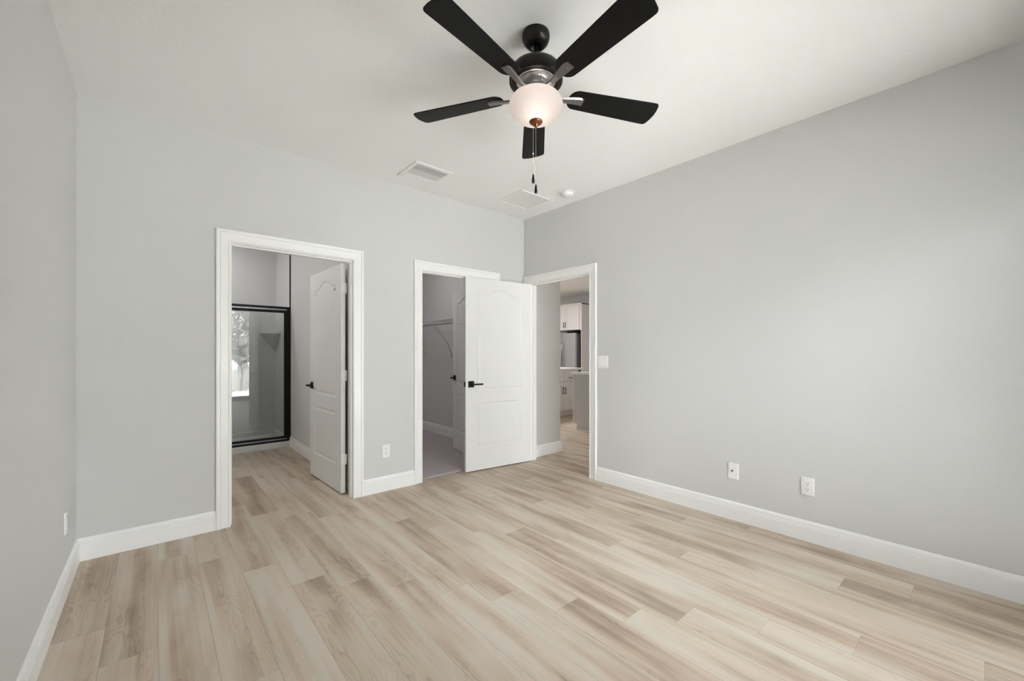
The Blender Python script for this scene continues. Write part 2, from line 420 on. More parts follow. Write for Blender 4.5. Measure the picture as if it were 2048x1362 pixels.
bb('baseboard_closet', [(XR, YB+T, -1, 0), (XR, 6.2, -1, -1)], 'white baseboard along the closet wall', prof=[(a, b+.012) for a, b in BASE])
bb('baseboard_closet_back', [(BX1+T, 6.2, 0, -1), (XR, 6.2, -1, -1)], 'white baseboard on the closet rear wall', prof=[(a, b+.012) for a, b in BASE])
bb('baseboard_hallway', [(XR+T, 3.445, 0, -1), (3.77, 3.445, 1, -1), (3.77, 6.3, 1, 0)], 'white baseboard wrapping the hallway corner')

# casings: profile (u away from opening, v out from wall), mitred round three sides
CAS = [(0, 0), (0, .010), (.005, .013), (.011, .013), (.013, .0105), (.017, .0105), (.056, .015), (.058, .0125), (.062, .0125), (.066, .018), (.078, .0195), (.084, .017), (.084, 0)]
def casing(name, a0, a1, zt, plane, out, axis, label, lim=None):
    """axis 'x': wall runs along x at y=plane; 'y': along y at x=plane; out = sign of protrusion"""
    n = len(CAS); vs = []
    for st in range(4):
        for u, v in CAS:
            lo = a0-u; hi = a1+u
            if lim: hi = min(hi, lim)
            a = lo if st < 2 else hi
            z = 0.0 if st in (0, 3) else zt+u
            vs.append((a, plane+out*v, z) if axis == 'x' else (plane+out*v, a, z))
    fs = []
    for k in range(3):
        for i in range(n-1): fs.append((k*n+i, k*n+i+1, (k+1)*n+i+1, (k+1)*n+i))
    fs.append(tuple(range(n))); fs.append(tuple(3*n+i for i in range(n)))
    return struct(MB().add(vs, fs).build(name, M['trim'], weld=False), label, 'door casing')
casing('trim_1', OB[0], OB[1], ZD+.006, YB, -1, 'x', 'white casing round the bathroom doorway')
casing('trim_2', OC[0], OC[1], ZD+.006, YB, -1, 'x', 'white casing round the closet doorway')
casing('trim_3', OE[0], OE[1], ZD+.006, XR, -1, 'y', 'white casing round the entry doorway', lim=YB-.001)
casing('trim_4', OB[0], OB[1]-.004, ZD+.006, YB+T, 1, 'x', 'white casing on the bathroom side of its doorway', lim=BX1-.002)
casing('trim_5', OC[0], OC[1], ZD+.006, YB+T, 1, 'x', 'white casing on the closet side of its doorway')
# jambs with door stops
def jamb(name, a0, a1, p0, p1, stop0, stop1, axis, label):
    mb = MB()
    def bx(u0, u1, w0, w1, z0, z1):
        if axis == 'x': mb.box(u0, u1, w0, w1, z0, z1)
        else: mb.box(w0, w1, u0, u1, z0, z1)
    bx(a0-.019, a0, p0, p1, 0, ZD); bx(a1, a1+.019, p0, p1, 0, ZD); bx(a0-.019, a1+.019, p0, p1, ZD, ZD+.019)
    bx(a0, a0+.011, stop0, stop1, 0, ZD-.011); bx(a1-.011, a1, stop0, stop1, 0, ZD-.011); bx(a0, a1, stop0, stop1, ZD-.011, ZD)
    return struct(mb.build(name, M['trim'], weld=False), label, 'door frame')
jamb('trim_6', OB[0], OB[1], YB, YB+T, YB+.028, YB+.063, 'x', 'white jamb lining the bathroom doorway')
jamb('trim_7', OC[0], OC[1], YB, YB+T, YB+.028, YB+.063, 'x', 'white jamb lining the closet doorway')
jamb('trim_8', OE[0], OE[1], XR, XR+T, XR+.038, XR+.073, 'y', 'white jamb lining the entry doorway')

# ------------------------------------------------------------------ two-panel arch-top doors
DW, DT, DH = 0.813, 0.035, 1.972
def panel_outline(x0, x1, z0, z1, arch=0.0):
    pts = [(x0, z0), (x1, z0), (x1, z1)]
    if arch:
        N = 28
        for i in range(1, N):
            t = i/N; s = abs(2*t-1)
            e = 0.5+0.5*math.cos(math.pi*min(1, s/.78))
            pts.append((x1+(x0-x1)*t, z1+arch*e))
    pts.append((x0, z1))
    return pts
def inset(poly, d):
    n = len(poly); out = []
    for i in range(n):
        p0, p1, p2 = Vector(poly[i-1]), Vector(poly[i]), Vector(poly[(i+1) % n])
        a = (p1-p0).normalized(); b = (p2-p1).normalized()
        na = Vector((-a.y, a.x)); nb = Vector((-b.y, b.x))
        m_ = na+nb; m_ = m_/max(.3, m_.dot(m_))*2
        out.append(tuple(p1+m_*d*1.0))
    return out
PROF = [(0, 0), (.004, -.0035), (.012, -.0060), (.019, -.0060), (.024, -.0035), (.042, -.0010), (.048, -.0010)]
def leaf_mesh():
    bm = bmesh.new()
    outs = [panel_outline(.130, .683, .225, .690), panel_outline(.130, .683, .812, 1.808, .062)]
    for side in (0, 1):
        yb = DT if side else 0.0; sg = 1 if side else -1
        rect = [bm.verts.new((x, yb, z)) for x, z in ((0, 0), (DW, 0), (DW, DH), (0, DH))]
        ed = [bm.edges.new((rect[i], rect[(i+1) % 4])) for i in range(4)]
        for o in outs:
            loops = []
            for d, h in PROF:
                loops.append([bm.verts.new((x, yb+sg*h, z)) for x, z in (inset(o, d) if d else o)])
            n = len(o)
            for i in range(n): ed.append(bm.edges.new((loops[0][i], loops[0][(i+1) % n])))
            for k in range(len(loops)-1):
                for i in range(n):
                    bm.faces.new((loops[k][i], loops[k][(i+1) % n], loops[k+1][(i+1) % n], loops[k+1][i]))
            bm.faces.new(loops[-1])
        bmesh.ops.triangle_fill(bm, edges=ed, use_beauty=True, use_dissolve=False)
        if side == 0: r0 = rect
        else:
            for i in range(4): bm.faces.new((r0[i], r0[(i+1) % 4], rect[(i+1) % 4], rect[i]))
    bmesh.ops.recalc_face_normals(bm, faces=bm.faces)
    me = bpy.data.meshes.new('door_leaf'); bm.to_mesh(me); bm.free(); me.materials.append(M['door'])
    return me
LEAF = leaf_mesh()
ZH = 0.885
def handle_mesh(sg, y):
    """square rose and flat lever; sg=+1 on the y=DT face, -1 on the y=0 face"""
    mb = MB(); cx = DW-.060
    def b(x0, x1, a, c, z0, z1): mb.box(x0, x1, min(y+sg*a, y+sg*c), max(y+sg*a, y+sg*c), z0, z1)
    b(cx-.0325, cx+.0325, 0, .009, ZH-.0325, ZH+.0325)
    b(cx-.011, cx+.011, .009, .050, ZH-.011, ZH+.011)
    b(cx-.112, cx+.012, .044, .058, ZH-.008, ZH+.008)
    return mb
def make_door(name, loc, ang, label):
    o = bpy.data.objects.new(name, LEAF); C.objects.link(o)
    o.location = loc; o.rotation_euler = (0, 0, math.radians(ang))
    struct(o, label, 'door')
    for sg, y in ((1, DT), (-1, 0)):
        h = handle_mesh(sg, y).build('door_handle', M['black'], o, bevel=.002); h['label'] = 'black lever handle on a square rose'
    lp = MB().box(DW, DW+.0012, DT/2-.0125, DT/2+.0125, ZH-.028, ZH+.028).box(DW+.0012, DW+.010, DT/2-.007, DT/2+.007, ZH-.010, ZH+.010)
    l = lp.build('latch', M['black'], o); l['label'] = 'black latch plate'
    for z in (.245, .965, 1.715):
        mb = MB(); mb.lathe([(.0065, 0), (.0065, .089)], 14, (-.011, -.004, z), caps=True)
        mb.box(-.0020, 0, .002, DT-.004, z, z+.089).box(-.013, -.002, -.002, .0015, z, z+.089)
        h = mb.build('hinge', M['plastic'], o, weld=False)
    return o
make_door('door_1', (1.233, 3.621, .012), 92.2, 'white two-panel door opened into the bathroom')
make_door('door_2', (2.7244, 3.6136, .018), 79.5, 'white two-panel door opened into the dark closet')
make_door('door_3', (3.169, 3.370, .012), 172.9, 'white two-panel entry door swung back against the wall')

# ------------------------------------------------------------------ sliding glass door behind the camera
wd = bpy.data.objects.new('window_1', None); C.objects.link(wd); wd.location = ((GX0+GX1)/2, YF-.05, 0)
struct(wd, 'white framed sliding glass door behind the camera', 'window')
hw = (GX1-GX0)/2; mb = MB()
mb.box(-hw, hw, -.05, .05, 0, .03).box(-hw, hw, -.05, .05, GZ1-.04, GZ1).box(-hw, -hw+.03, -.05, .05, .03, GZ1-.04).box(hw-.03, hw, -.05, .05, .03, GZ1-.04)
mb.build('window_frame', M['trim'], wd, weld=False)
for s, yy in ((-1, .012), (1, -.022)):
    x0, x1 = (-hw+.03, .03) if s < 0 else (-.03, hw-.03)
    mb = MB(); mb.box(x0, x0+.055, yy-.015, yy+.015, .03, GZ1-.04).box(x1-.055, x1, yy-.015, yy+.015, .03, GZ1-.04)
    mb.box(x0+.055, x1-.055, yy-.015, yy+.015, .03, .10).box(x0+.055, x1-.055, yy-.015, yy+.015, GZ1-.095, GZ1-.04)
    sh = mb.build('sash', M['trim'], wd, weld=False)
    MB().box(x0+.055, x1-.055, yy-.003, yy+.003, .10, GZ1-.095).build('pane', M['window_glass'], sh)

w2 = bpy.data.objects.new('added_window_2', None); C.objects.link(w2); w2.location = (XL-.05, (SY0+SY1)/2, (SZ0+SZ1)/2)  # unseen window, added to even out the room light
struct(w2, 'narrow white framed side window added for light beside the camera', 'window')
a_, b_ = (SY1-SY0)/2, (SZ1-SZ0)/2
mb = MB().box(-.05, .05, -a_, a_, -b_, -b_+.03).box(-.05, .05, -a_, a_, b_-.03, b_).box(-.05, .05, -a_, -a_+.03, -b_+.03, b_-.03).box(-.05, .05, a_-.03, a_, -b_+.03, b_-.03)
mb.build('window_frame', M['trim'], w2, weld=False)
MB().box(-.003, .003, -a_+.03, a_-.03, -b_+.03, b_-.03).build('pane', M['window_glass'], w2)

# ------------------------------------------------------------------ outdoors (seen only as a reflection in the shower glass)
vs, fs = [], []
rg = random.Random(11)
struct(MB().box(-30, 34, -40, YF-.12, -.30, -.06).build('ground', M['grass']), 'lawn outside the sliding glass door', 'ground')
struct(MB().box(GX0-1, GX1+.6, YF-1.2, YF-.11, -.06, -.01).build('patio', M['stucco']), 'concrete patio outside the glass door', 'patio')
def tree(x, y, h, r, n, label):
    t = thing('tree', label, 'tree', (x, y, -.06), 0, 'trees beyond the lawn')
    mb = MB(); mb.tube([(0, 0, 0), (.08, .03, h*.3), (-.05, .02, h*.6), (.02, 0, h*.9)], .10+.01*h, 8)
    for k in range(5):
        a = k*1.3; mb.tube([(0, 0, h*(.25+.1*k)), (math.cos(a)*r*.5, math.sin(a)*r*.5, h*(.4+.1*k))], .035, 6)
    mb.build('trunk', M['bark'], t, weld=False)
    V, F = [], []
    for i in range(n):
        while True:
            p = Vector((rg.uniform(-1, 1), rg.uniform(-1, 1), rg.uniform(-1, 1)))
            if p.length < 1 and (p.length > .45 or rg.random() < .3): break
        lump = 1+.25*math.sin(7*p.x+3)*math.cos(6*p.z+x)
        c = Vector((p.x*r*lump, p.y*r*lump, h*.52+p.z*h*.48*min(lump, 1.05)))
        s_ = rg.uniform(.08, .17); u = Vector((rg.gauss(0, 1), rg.gauss(0, 1), rg.gauss(0, 1))).normalized(); v = u.orthogonal().normalized()
        b = len(V); V += [c-u*s_, c+v*s_*.5, c+u*s_, c-v*s_*.5]; F.append((b, b+1, b+2, b+3))
    MB().add(V, F).build('foliage', M['leaf'], t, weld=False)
    return t
for i, (x, y, h, r, lab) in enumerate([(-1.4, -10.0, 6.0, 2.0, 'leafy tree nearest the glass door'), (2.9, -10.0, 6.4, 2.0, 'leafy tree right of the nearest one'), (-6.4, -11.0, 6.5, 2.3, 'wide leafy tree left of the others'),
                           (7.6, -12.0, 6.2, 2.3, 'rounded tree at the far right of the lawn'), (3.8, -16.8, 9.5, 2.9, 'tallest tree at the back of the lawn')]):
    tree(x, y, h, r, 5200, lab)
V, F = [], []
for i in range(9000):
    x = rg.uniform(-6, 10); y = rg.uniform(-7.2, -4.0); hh = rg.uniform(.25, .95); a = rg.uniform(0, 6.28); l = rg.uniform(-.2, .2)
    b = len(V); V += [(x-.012*math.cos(a), y-.012*math.sin(a), -.06), (x+.012*math.cos(a), y+.012*math.sin(a), -.06), (x+l, y+l*.4, hh)]; F.append((b, b+1, b+2))
tag(MB().add(V, F).build('tall_grass', M['grass'], weld=False), 'tall meadow grass in front of the trees', 'grass', kind='stuff')

# ------------------------------------------------------------------ ceiling fan
fx, fy = 1.369, 1.407
fan = thing('ceiling_fan', 'black five-blade ceiling fan with frosted bowl light', 'ceiling fan', (fx, fy, H))
def F(z): return z-H
MB().lathe([(.001, F(2.738)), (.064, F(2.738)), (.0665, F(2.728)), (.066, F(2.715)), (.060, F(2.698)), (.048, F(2.684)), (.034, F(2.678)), (.030, F(2.682)), (.026, F(2.70)), (.010, F(2.70))]).build('canopy', M['bronze'], fan)
MB().lathe([(.0115, F(2.715)), (.0115, F(2.60))], 20).lathe([(.012, F(2.63)), (.022, F(2.628)), (.026, F(2.60)), (.030, F(2.592))], 24).build('downrod', M['bronze'], fan)
MB().lathe([(.020, F(2.600)), (.050, F(2.598)), (.092, F(2.585)), (.114, F(2.570)), (.124, F(2.552)), (.127, F(2.530)), (.127, F(2.508)), (.124, F(2.503)), (.119, F(2.503)), (.116, F(2.510)), (.104, F(2.511)), (.101, F(2.506)), (.093, F(2.508))], 64).build('motor_housing', M['bronze'], fan)
MB().lathe([(.093, F(2.508)), (.088, F(2.505)), (.080, F(2.512)), (.066, F(2.512)), (.060, F(2.500)), (.058, F(2.486)), (.062, F(2.482)), (.062, F(2.452)), (.054, F(2.448)), (.050, F(2.440)), (.052, F(2.432)), (.048, F(2.428)), (.001, F(2.428))], 64).build('motor_underside', M['nickel'], fan)
# blades
base_ang = 47.4
BZ = 2.455
for k in range(5):
    a = math.radians(base_ang+72*k)
    R = Matrix.Rotation(a, 4, 'Z') @ Matrix.Translation((0, 0, F(BZ))) @ Matrix.Rotation(math.radians(-11), 4, 'X')
    # outline in local coords: x radial, y lateral
    r0, r1 = .168, .643; w0, w1 = .056, .070
    pts = []
    def arc(cx, cy, r, a0, a1, n=6):
        return [(cx+r*math.cos(math.radians(a0+(a1-a0)*i/n)), cy+r*math.sin(math.radians(a0+(a1-a0)*i/n))) for i in range(n+1)]
    pts += arc(r0+.045, -w0+.045, .045, 180, 270)
    pts += [(r1-.04, -w1)]
    pts += arc(r1-.022, -w1+.020, .020, 270, 340)
    pts += [(r1+.004, -.03), (r1+.007, 0), (r1+.004, .03)]
    pts += arc(r1-.022, w1-.020, .020, 20, 90)
    pts += [(r1-.04, w1)]
    pts += arc(r0+.045, w0-.045, .045, 90, 180)
    MB().prism(pts, 0, .006).xform(R).build('blade', M['blade'], fan, bevel=.0015)
    # arm (blade iron): curved flat bar from hub to blade underside
    mb = MB(); V = []; Fc = []
    prof = [(.050, .011, -.002+.012), (.085, .011, -.010), (.120, .013, -.014), (.155, .017, -.011), (.190, .021, -.006), (.222, .024, -.004), (.236, .022, -.003)]
    for (x, hw_, z) in prof:
        V += [(x, -hw_, z+.004), (x, -hw_*.72, z-.003), (x, hw_*.72, z-.003), (x, hw_, z+.004), (x, 0, z+.006)]
    n = 5
    for q in range(len(prof)-1):
        for i in range(n): Fc.append((q*n+i, q*n+(i+1) % n, (q+1)*n+(i+1) % n, (q+1)*n+i))
    Fc += [tuple(range(n)), tuple((len(prof)-1)*n+i for i in range(n-1, -1, -1))]
    mb.add(V, Fc)
    mb.box(.236, .244, -.020, .020, -.006, 0)
    for sx, sy in ((.200, .012), (.200, -.012), (.224, 0)):
        mb.lathe([(.0001, -.0095), (.0035, -.0085), (.0035, -.004)], 8, (sx, sy, 0))
    mb.xform(R).build('blade_arm', M['arm'], fan)
# light kit: bowl, finial, chains
MB().lathe([(.111, F(2.430)), (.114, F(2.4295)), (.118, F(2.4235)), (.1255, F(2.411)), (.1285, F(2.396)), (.125, F(2.378)), (.113, F(2.358)), (.092, F(2.340)), (.062, F(2.327)), (.028, F(2.321)), (.004, F(2.320))], 72).build('lamp_bowl', M['bowl'], fan)
MB().lathe([(.001, F(2.327)), (.030, F(2.324)), (.0325, F(2.319)), (.029, F(2.313)), (.018, F(2.308)), (.010, F(2.305)), (.0105, F(2.299)), (.006, F(2.293)), (.0005, F(2.290))], 32).build('finial', M['copper'], fan)
dd = Vector((math.sin(.713593), math.cos(.713593), 0)); rr = Vector((dd.y, -dd.x, 0))
for off, zb in ((-.012, 2.095), (.001, 2.045)):
    p = dd*.055 + rr*(off+.002)
    mb = MB(); z = 2.445
    mb.tube([(p.x, p.y, F(2.445)), (p.x, p.y, F(zb))], .0009, 6)
    z = 2.44
    while z > zb:
        mb.lathe([(.0002, .0012), (.0014, 0), (.0002, -.0012)], 6, (p.x, p.y, F(z))); z -= .0045
    zc = zb+.10
    mb.lathe([(.0003, .006), (.0035, .002), (.0035, -.002), (.0003, -.006)], 10, (p.x, p.y, F(zc)))
    ch = mb.build('pull_chain', M['nickel'], fan, weld=False)
    MB().lathe([(.0003, 0), (.0035, -.004), (.0055, -.018), (.0075, -.034), (.0070, -.042), (.0035, -.046), (.0002, -.0465)], 20, (p.x, p.y, F(zb))).build('chain_pull', M['bronze'], ch)
bl = bpy.data.lights.new('fan_bulb', 'POINT'); bl.energy = .50; bl.color = (1, .90, .82); bl.shadow_soft_size = .028
bo = bpy.data.objects.new('fan_bulb', bl); bo.location = (fx-.02, fy-.025, 2.393); C.objects.link(bo)
bl2 = bpy.data.lights.new('fan_bulb', 'POINT'); bl2.energy = .22; bl2.color = (1, .90, .82); bl2.shadow_soft_size = .028
bo2 = bpy.data.objects.new('fan_bulb', bl2); bo2.location = (fx+.045, fy+.045, 2.40); C.objects.link(bo2)

# ------------------------------------------------------------------ ceiling vent, access panel, smoke detector
v = thing('ceiling_vent', 'white slatted square air vent on the ceiling', 'vent', (1.727, 3.125, H))
hs = .172
mb = MB(); fr = .030
for a in ((-hs, hs, -hs, -hs+fr), (-hs, hs, hs-fr, hs), (-hs, -hs+fr, -hs+fr, hs-fr), (hs-fr, hs, -hs+fr, hs-fr)):
    mb.box(*a, -.010, 0)
mb.build('frame', M['plastic'], v, bevel=.003, weld=False)
MB().box(-hs+fr, hs-fr, -hs+fr, hs-fr, -.0015, -.0005).build('duct_shade', M['fridge_side'], v)  # flat dark sheet standing in for the shade inside the duct
for i in range(11):
    y = -hs+fr+.012+i*.0258
    s_ = MB().box(-hs+fr, hs-fr, -.0122, .0122, -.0008, .0008)
    tilt = 16 if i < 4 else (-14 if i > 7 else 10)
    s_.xform(Matrix.Translation((0, y, -.0085)) @ Matrix.Rotation(math.radians(tilt*.75), 4, 'X')).build('slat', M['plastic'], v)
p = thing('ceiling_access_panel', 'flush white square panel on the ceiling near the corner', 'ceiling panel', (2.767, 3.010, H))
hx, hy = .192, .180; fr = .016; mb = MB()
for a in ((-hx, hx, -hy, -hy+fr), (-hx, hx, hy-fr, hy), (-hx, -hx+fr, -hy+fr, hy-fr), (hx-fr, hx, -hy+fr, hy-fr)):
    mb.box(*a, -.008, 0)
mb.build('frame', M['plastic'], p, weld=False, bevel=.002)
MB().box(-hx+fr+.001, hx-fr-.005, -hy+fr+.001, hy-fr-.001, -.004, -.001).build('panel', M['panel'], p)
MB().box(hx, hx+.005, -hy, hy, -.003, 0).build('shadow_strip', M['slot'], p)  # dark strip painted as the shadow line beside the frame
s = thing('smoke_detector', 'round white smoke detector on the ceiling', 'smoke detector', (2.948, 2.600, H))
MB().lathe([(.001, 0), (.070, 0), (.070, -.007), (.066, -.010), (.055, -.010)], 48).build('mounting_base', M['plastic'], s)
MB().lathe([(.055, -.010), (.053, -.030), (.048, -.037), (.020, -.040), (.0005, -.040)], 48).build('cover', M['plastic'], s)

# ------------------------------------------------------------------ wall plates
def plate_root(name, label, cat, loc, face, group=None):
    # local: x right along wall, y out of wall (towards room, -y), z up
    rot = {'back': 0, 'right': -90, 'left': 90}[face]
    return thing(name, label, cat, loc, math.radians(rot), group)
def outlet(loc, face, label):
    r = plate_root('power_outlet', label, 'outlet', loc, face)
    MB().box(-.035, .035, -.006, 0, -.057, .057).build('cover_plate', M['plastic'], r, bevel=.0025)
    for z in (.0195, -.0195):
        mb = MB(); pts = [(-.0165, -.010), (-.012, -.0145), (.012, -.0145), (.0165, -.010), (.0165, .010), (.012, .0145), (-.012, .0145), (-.0165, .010)]
        mb.add([(x, -.006, z+y) for x, y in pts]+[(x, -.0078, z+y) for x, y in pts], [tuple(range(8, 16))]+[(i, (i+1) % 8, 8+(i+1) % 8, 8+i) for i in range(8)])
        rc = mb.build('receptacle', M['plastic'], r)
        sl = MB().box(-.0075, -.0055, -.0082, -.0076, z-.001, z+.007).box(.0055, .0075, -.0082, -.0076, z, z+.0065)
        sl.add([(.0026*math.cos(t*math.pi/4), -.0082, z-.007+.0026*math.sin(t*math.pi/4)) for t in range(8)], [tuple(range(8))])
        sl.build('slot', M['slot'], rc, weld=False)
    MB().add([(.003*math.cos(t*math.pi/4), -.0066, .003*math.sin(t*math.pi/4)) for t in range(8)], [tuple(range(8))]).build('screw', M['nickel'], r)
outlet((1.535, YB, .350), 'back', 'white power outlet between the two back doorways')
outlet((XR, .758, .354), 'right', 'white duplex outlet low on the right wall')
outlet((XL, 3.080, .352), 'left', 'white outlet on the left wall, seen edge-on')
c = plate_root('cable_outlet', 'white wall plate with one cable jack on right wall', 'wall plate', (XR, 1.211, .355), 'right')
MB().box(-.035, .035, -.006, 0, -.057, .057).build('cover_plate', M['plastic'], c, bevel=.0025)
j = MB(); j.xform(Matrix.Identity(4)); j.lathe([(.0005, 0), (.0060, 0), (.0060, .009), (.0035, .009), (.0035, .004), (.0005, .004)], 16)
j.xform(Matrix.Translation((-.004, -.006, .002)) @ Matrix.Rotation(math.radians(90), 4, 'X')).build('jack', M['fridge_side'], c)
for z in (.042, -.042):
    MB().add([(.003*math.cos(t*math.pi/4), -.0066, z+.003*math.sin(t*math.pi/4)) for t in range(8)], [tuple(range(8))]).build('screw', M['plastic'], c)
sw = plate_root('light_switch', 'white double rocker switch beside the entry doorway', 'light switch', (XR, 2.369, 1.130), 'right')
mb = MB(); mb.box(-.058, .058, -.006, 0, -.058, .058); mb.build('cover_plate', M['plastic'], sw, bevel=.0025)
for x in (-.023, .023):
    MB().box(x-.0175, x+.0175, -.0068, -.006, -.0345, .0345).build('switch_frame', M['plastic'], sw)
    mb = MB(); mb.add([(x-.015, -.0068, -.032), (x+.015, -.0068, -.032), (x+.015, -.0068, .032), (x-.015, -.0068, .032),
                       (x-.015, -.0125, -.032), (x+.015, -.0125, -.032), (x+.015, -.0085, 0), (x-.015, -.0085, 0), (x+.015, -.0070, .032), (x-.015, -.0070, .032)],
                      [(4, 5, 6, 7), (7, 6, 8, 9), (0, 1, 5, 4), (0, 4, 7, 9, 3), (1, 2, 8, 6, 5), (3, 9, 8, 2)])
    mb.build('rocker', M['plastic'], sw)

# ------------------------------------------------------------------ shower
sh = thing('shower_enclosure', 'black framed glass shower enclosure in the bathroom', 'shower screen', (.485, SY, .07))
X0, X1 = -.83, .825                         # local ends: walls at x=-.345 and 1.31
def zz(z): return z-.07
mb = MB()
mb.box(X0, X1, -.02, .02, zz(1.778), zz(1.806)).box(X0, X1, -.02, .02, zz(.078), zz(.104))
mb.box(X1-.034, X1, -.02, .02, zz(.104), zz(1.778)).box(X0, X0+.034, -.02, .02, zz(.104), zz(1.778))
mb.build('outer_frame', M['black'], sh, weld=False)
MB().box(X0+.034, X1-.034, -.012, .012, zz(1.760), zz(1.778)).build('track', M['steel'], sh, weld=False)
MB().box(X0+.034, X1-.034, -.012, .012, zz(.104), zz(.116)).build('track', M['steel'], sh, weld=False)
for a, b_ in ((X0+.034, -.12), (-.12, X1-.034)):
    mb = MB()
    mb.box(a, b_, -.014, .014, zz(1.728), zz(1.760)).box(a, b_, -.014, .014, zz(.116), zz(.144))
    mb.box(a, a+.030, -.014, .014, zz(.144), zz(1.728)).box(b_-.030, b_, -.014, .014, zz(.144), zz(1.728))
    dr = mb.build('glass_panel_frame', M['black'], sh, weld=False)
    MB().box(a+.030, b_-.030, -.002, .002, zz(.144), zz(1.728)).build('glass_pane', M['shower_glass'], dr)
mb = MB().box(-.35, BX1-.006, SY-.035, SY+.028, 0, .078).box(-.35, BX1-.006, SY+.028, 6.75, 0, .045)
tag(mb.build('shower_pan', M['shower'], bevel=.006, weld=False), 'white shower base and curb under the glass enclosure', 'shower base')
tag(MB().box(BX1-.012, BX1, SY-.022, SY-.004, .078, H).build('tile_edge_strip', M['black']), 'thin black vertical edge strip beside the shower', 'edge strip')
# moulded corner shelf
V = [(BX1-.006, 6.75, 1.497), (BX1-.006, 6.50, 1.497), (BX1-.19, 6.75, 1.497)]
cs = MB(); top = [(BX1-.006, 6.75)]
N = 10
top += [(BX1-.006, 6.45)] + [(BX1-.006-.20*math.sin(t*math.pi/2/N)**1.0*1.0, 6.75-.30*math.cos(t*math.pi/2/N)) for t in range(1, N)] + [(BX1-.206, 6.75)]
n = len(top)
vv = [(x, y, 1.500) for x, y in top]+[(x, y, 1.484) for x, y in top]
fsx = [tuple(range(n)), ]+[(i, (i+1) % n, n+(i+1) % n, n+i) for i in range(n)]
for fr_, z in ((.80, 1.44), (.45, 1.34), (.12, 1.26)):
    vv += [(top[0][0]+(x-top[0][0])*fr_, top[0][1]+(y-top[0][1])*fr_, z) for x, y in top]
for q in range(1, 4):
    fsx += [(q*n+i, q*n+(i+1) % n, (q+1)*n+(i+1) % n, (q+1)*n+i) for i in range(n)]
fsx.append(tuple(4*n+i for i in range(n)))
tag(cs.add(vv, fsx).build('corner_shelf', M['shower']), 'white moulded corner soap shelf inside the shower', 'shelf')

# ------------------------------------------------------------------ closet wire shelf
ws = thing('wire_shelf', 'white wire closet shelf with hanging rail on the closet wall', 'shelf', (XR, 4.95, 1.655))
y0, y1 = -1.30, 1.24
mb = MB()
for x in (-.30, -.20, -.10, -.012): mb.box(x-.003, x+.003, y0, y1, -.003, .003)
yy = y0
while yy < y1:
    mb.box(-.30, -.005, yy-.0013, yy+.0013, .002, .0046); mb.box(-.3015, -.2985, yy-.0013, yy+.0013, -.042, .003); yy += .0254
mb.build('wire_deck', M['wire'], ws, weld=False)
mb = MB(); mb.tube([(-.300, y0, -.042), (-.300, y1, -.042)], .0042, 8); mb.tube([(-.300, y0, .0), (-.300, y1, .0)], .004, 8); mb.build('front_rail', M['wire'], ws)
for yb in (.04, .80, -.72):
    mb = MB(); mb.tube([(-.300, yb, -.040), (-.275, yb, -.075), (-.10, yb, -.268), (-.065, yb, -.32), (-.008, yb, -.46), (-.004, yb, -.50)], .0055, 8)
    mb.build('support_brace', M['wire'], ws)
MB().box(-.012, 0, y0, y1, -.010, .006).build('wall_rail', M['wire'], ws)

# ------------------------------------------------------------------ kitchen seen through the entry doorway
def bar_handle(L_, vertical, m=M['black']):
    mb = MB(); h = L_/2
    if vertical: mb.box(-.005, .005, -.032, -.024, -h, h).box(-.004, .004, -.026, 0, -h+.012, -h+.022).box(-.004, .004, -.026, 0, h-.022, h-.012)
    else: mb.box(-h, h, -.032, -.024, -.005, .005).box(-h+.012, -h+.022, -.026, 0, -.004, .004).box(h-.022, h-.012, -.026, 0, -.004, .004)
    return mb
def shaker(x0, x1, z0, z1, y=0.0, rail=.058):
    """shaker door front facing -y"""
    mb = MB(); mb.box(x0+rail, x1-rail, y-.012, y, z0+rail, z1-rail)
    mb.box(x0, x0+rail, y-.019, y, z0, z1).box(x1-rail, x1, y-.019, y, z0, z1).box(x0+rail, x1-rail, y-.019, y, z0, z0+rail).box(x0+rail, x1-rail, y-.019, y, z1-rail, z1)
    return mb
# base cabinets facing the doorway, front plane y=5.30
bc_edges = [(4.66, 5.44), (5.44, 6.31)]
labels = ['white base cabinet left of the visible one, past the hallway', 'white shaker base cabinet with black pulls beyond the hallway']
for (a, b_), lab in zip(bc_edges, labels):
    t = thing('base_cabinet', lab, 'cabinet', ((a+b_)/2, 5.30, 0), 0, None)
    w2 = (b_-a)/2
    MB().box(-w2, w2, 0, .58, .105, .875).box(-w2, w2, .06, .58, 0, .105).build('body', M['cabinet'], t, weld=False)
    for s0, s1, hx in ((-w2+.003, -.002, -.034), (.002, w2-.003, .034)):
        d_ = shaker(s0, s1, .112, .655).build('cabinet_door', M['cabinet'], t, weld=False)
        hh = bar_handle(.13, True).xform(Matrix.Translation((hx, -.018, .49))).build('handle', M['black'], d_, weld=False)
        d_ = MB().box(s0, s1, -.019, 0, .665, .868).build('drawer', M['cabinet'], t, bevel=.002)
        hh = bar_handle(.15, False).xform(Matrix.Translation(((s0+s1)/2, -.018, .728))).build('handle', M['black'], d_, weld=False)
tag(MB().box(4.62, 6.47, 5.255, 5.90, .877, .912).build('countertop', M['counter'], bevel=.004), 'white countertop over the base cabinets', 'countertop')
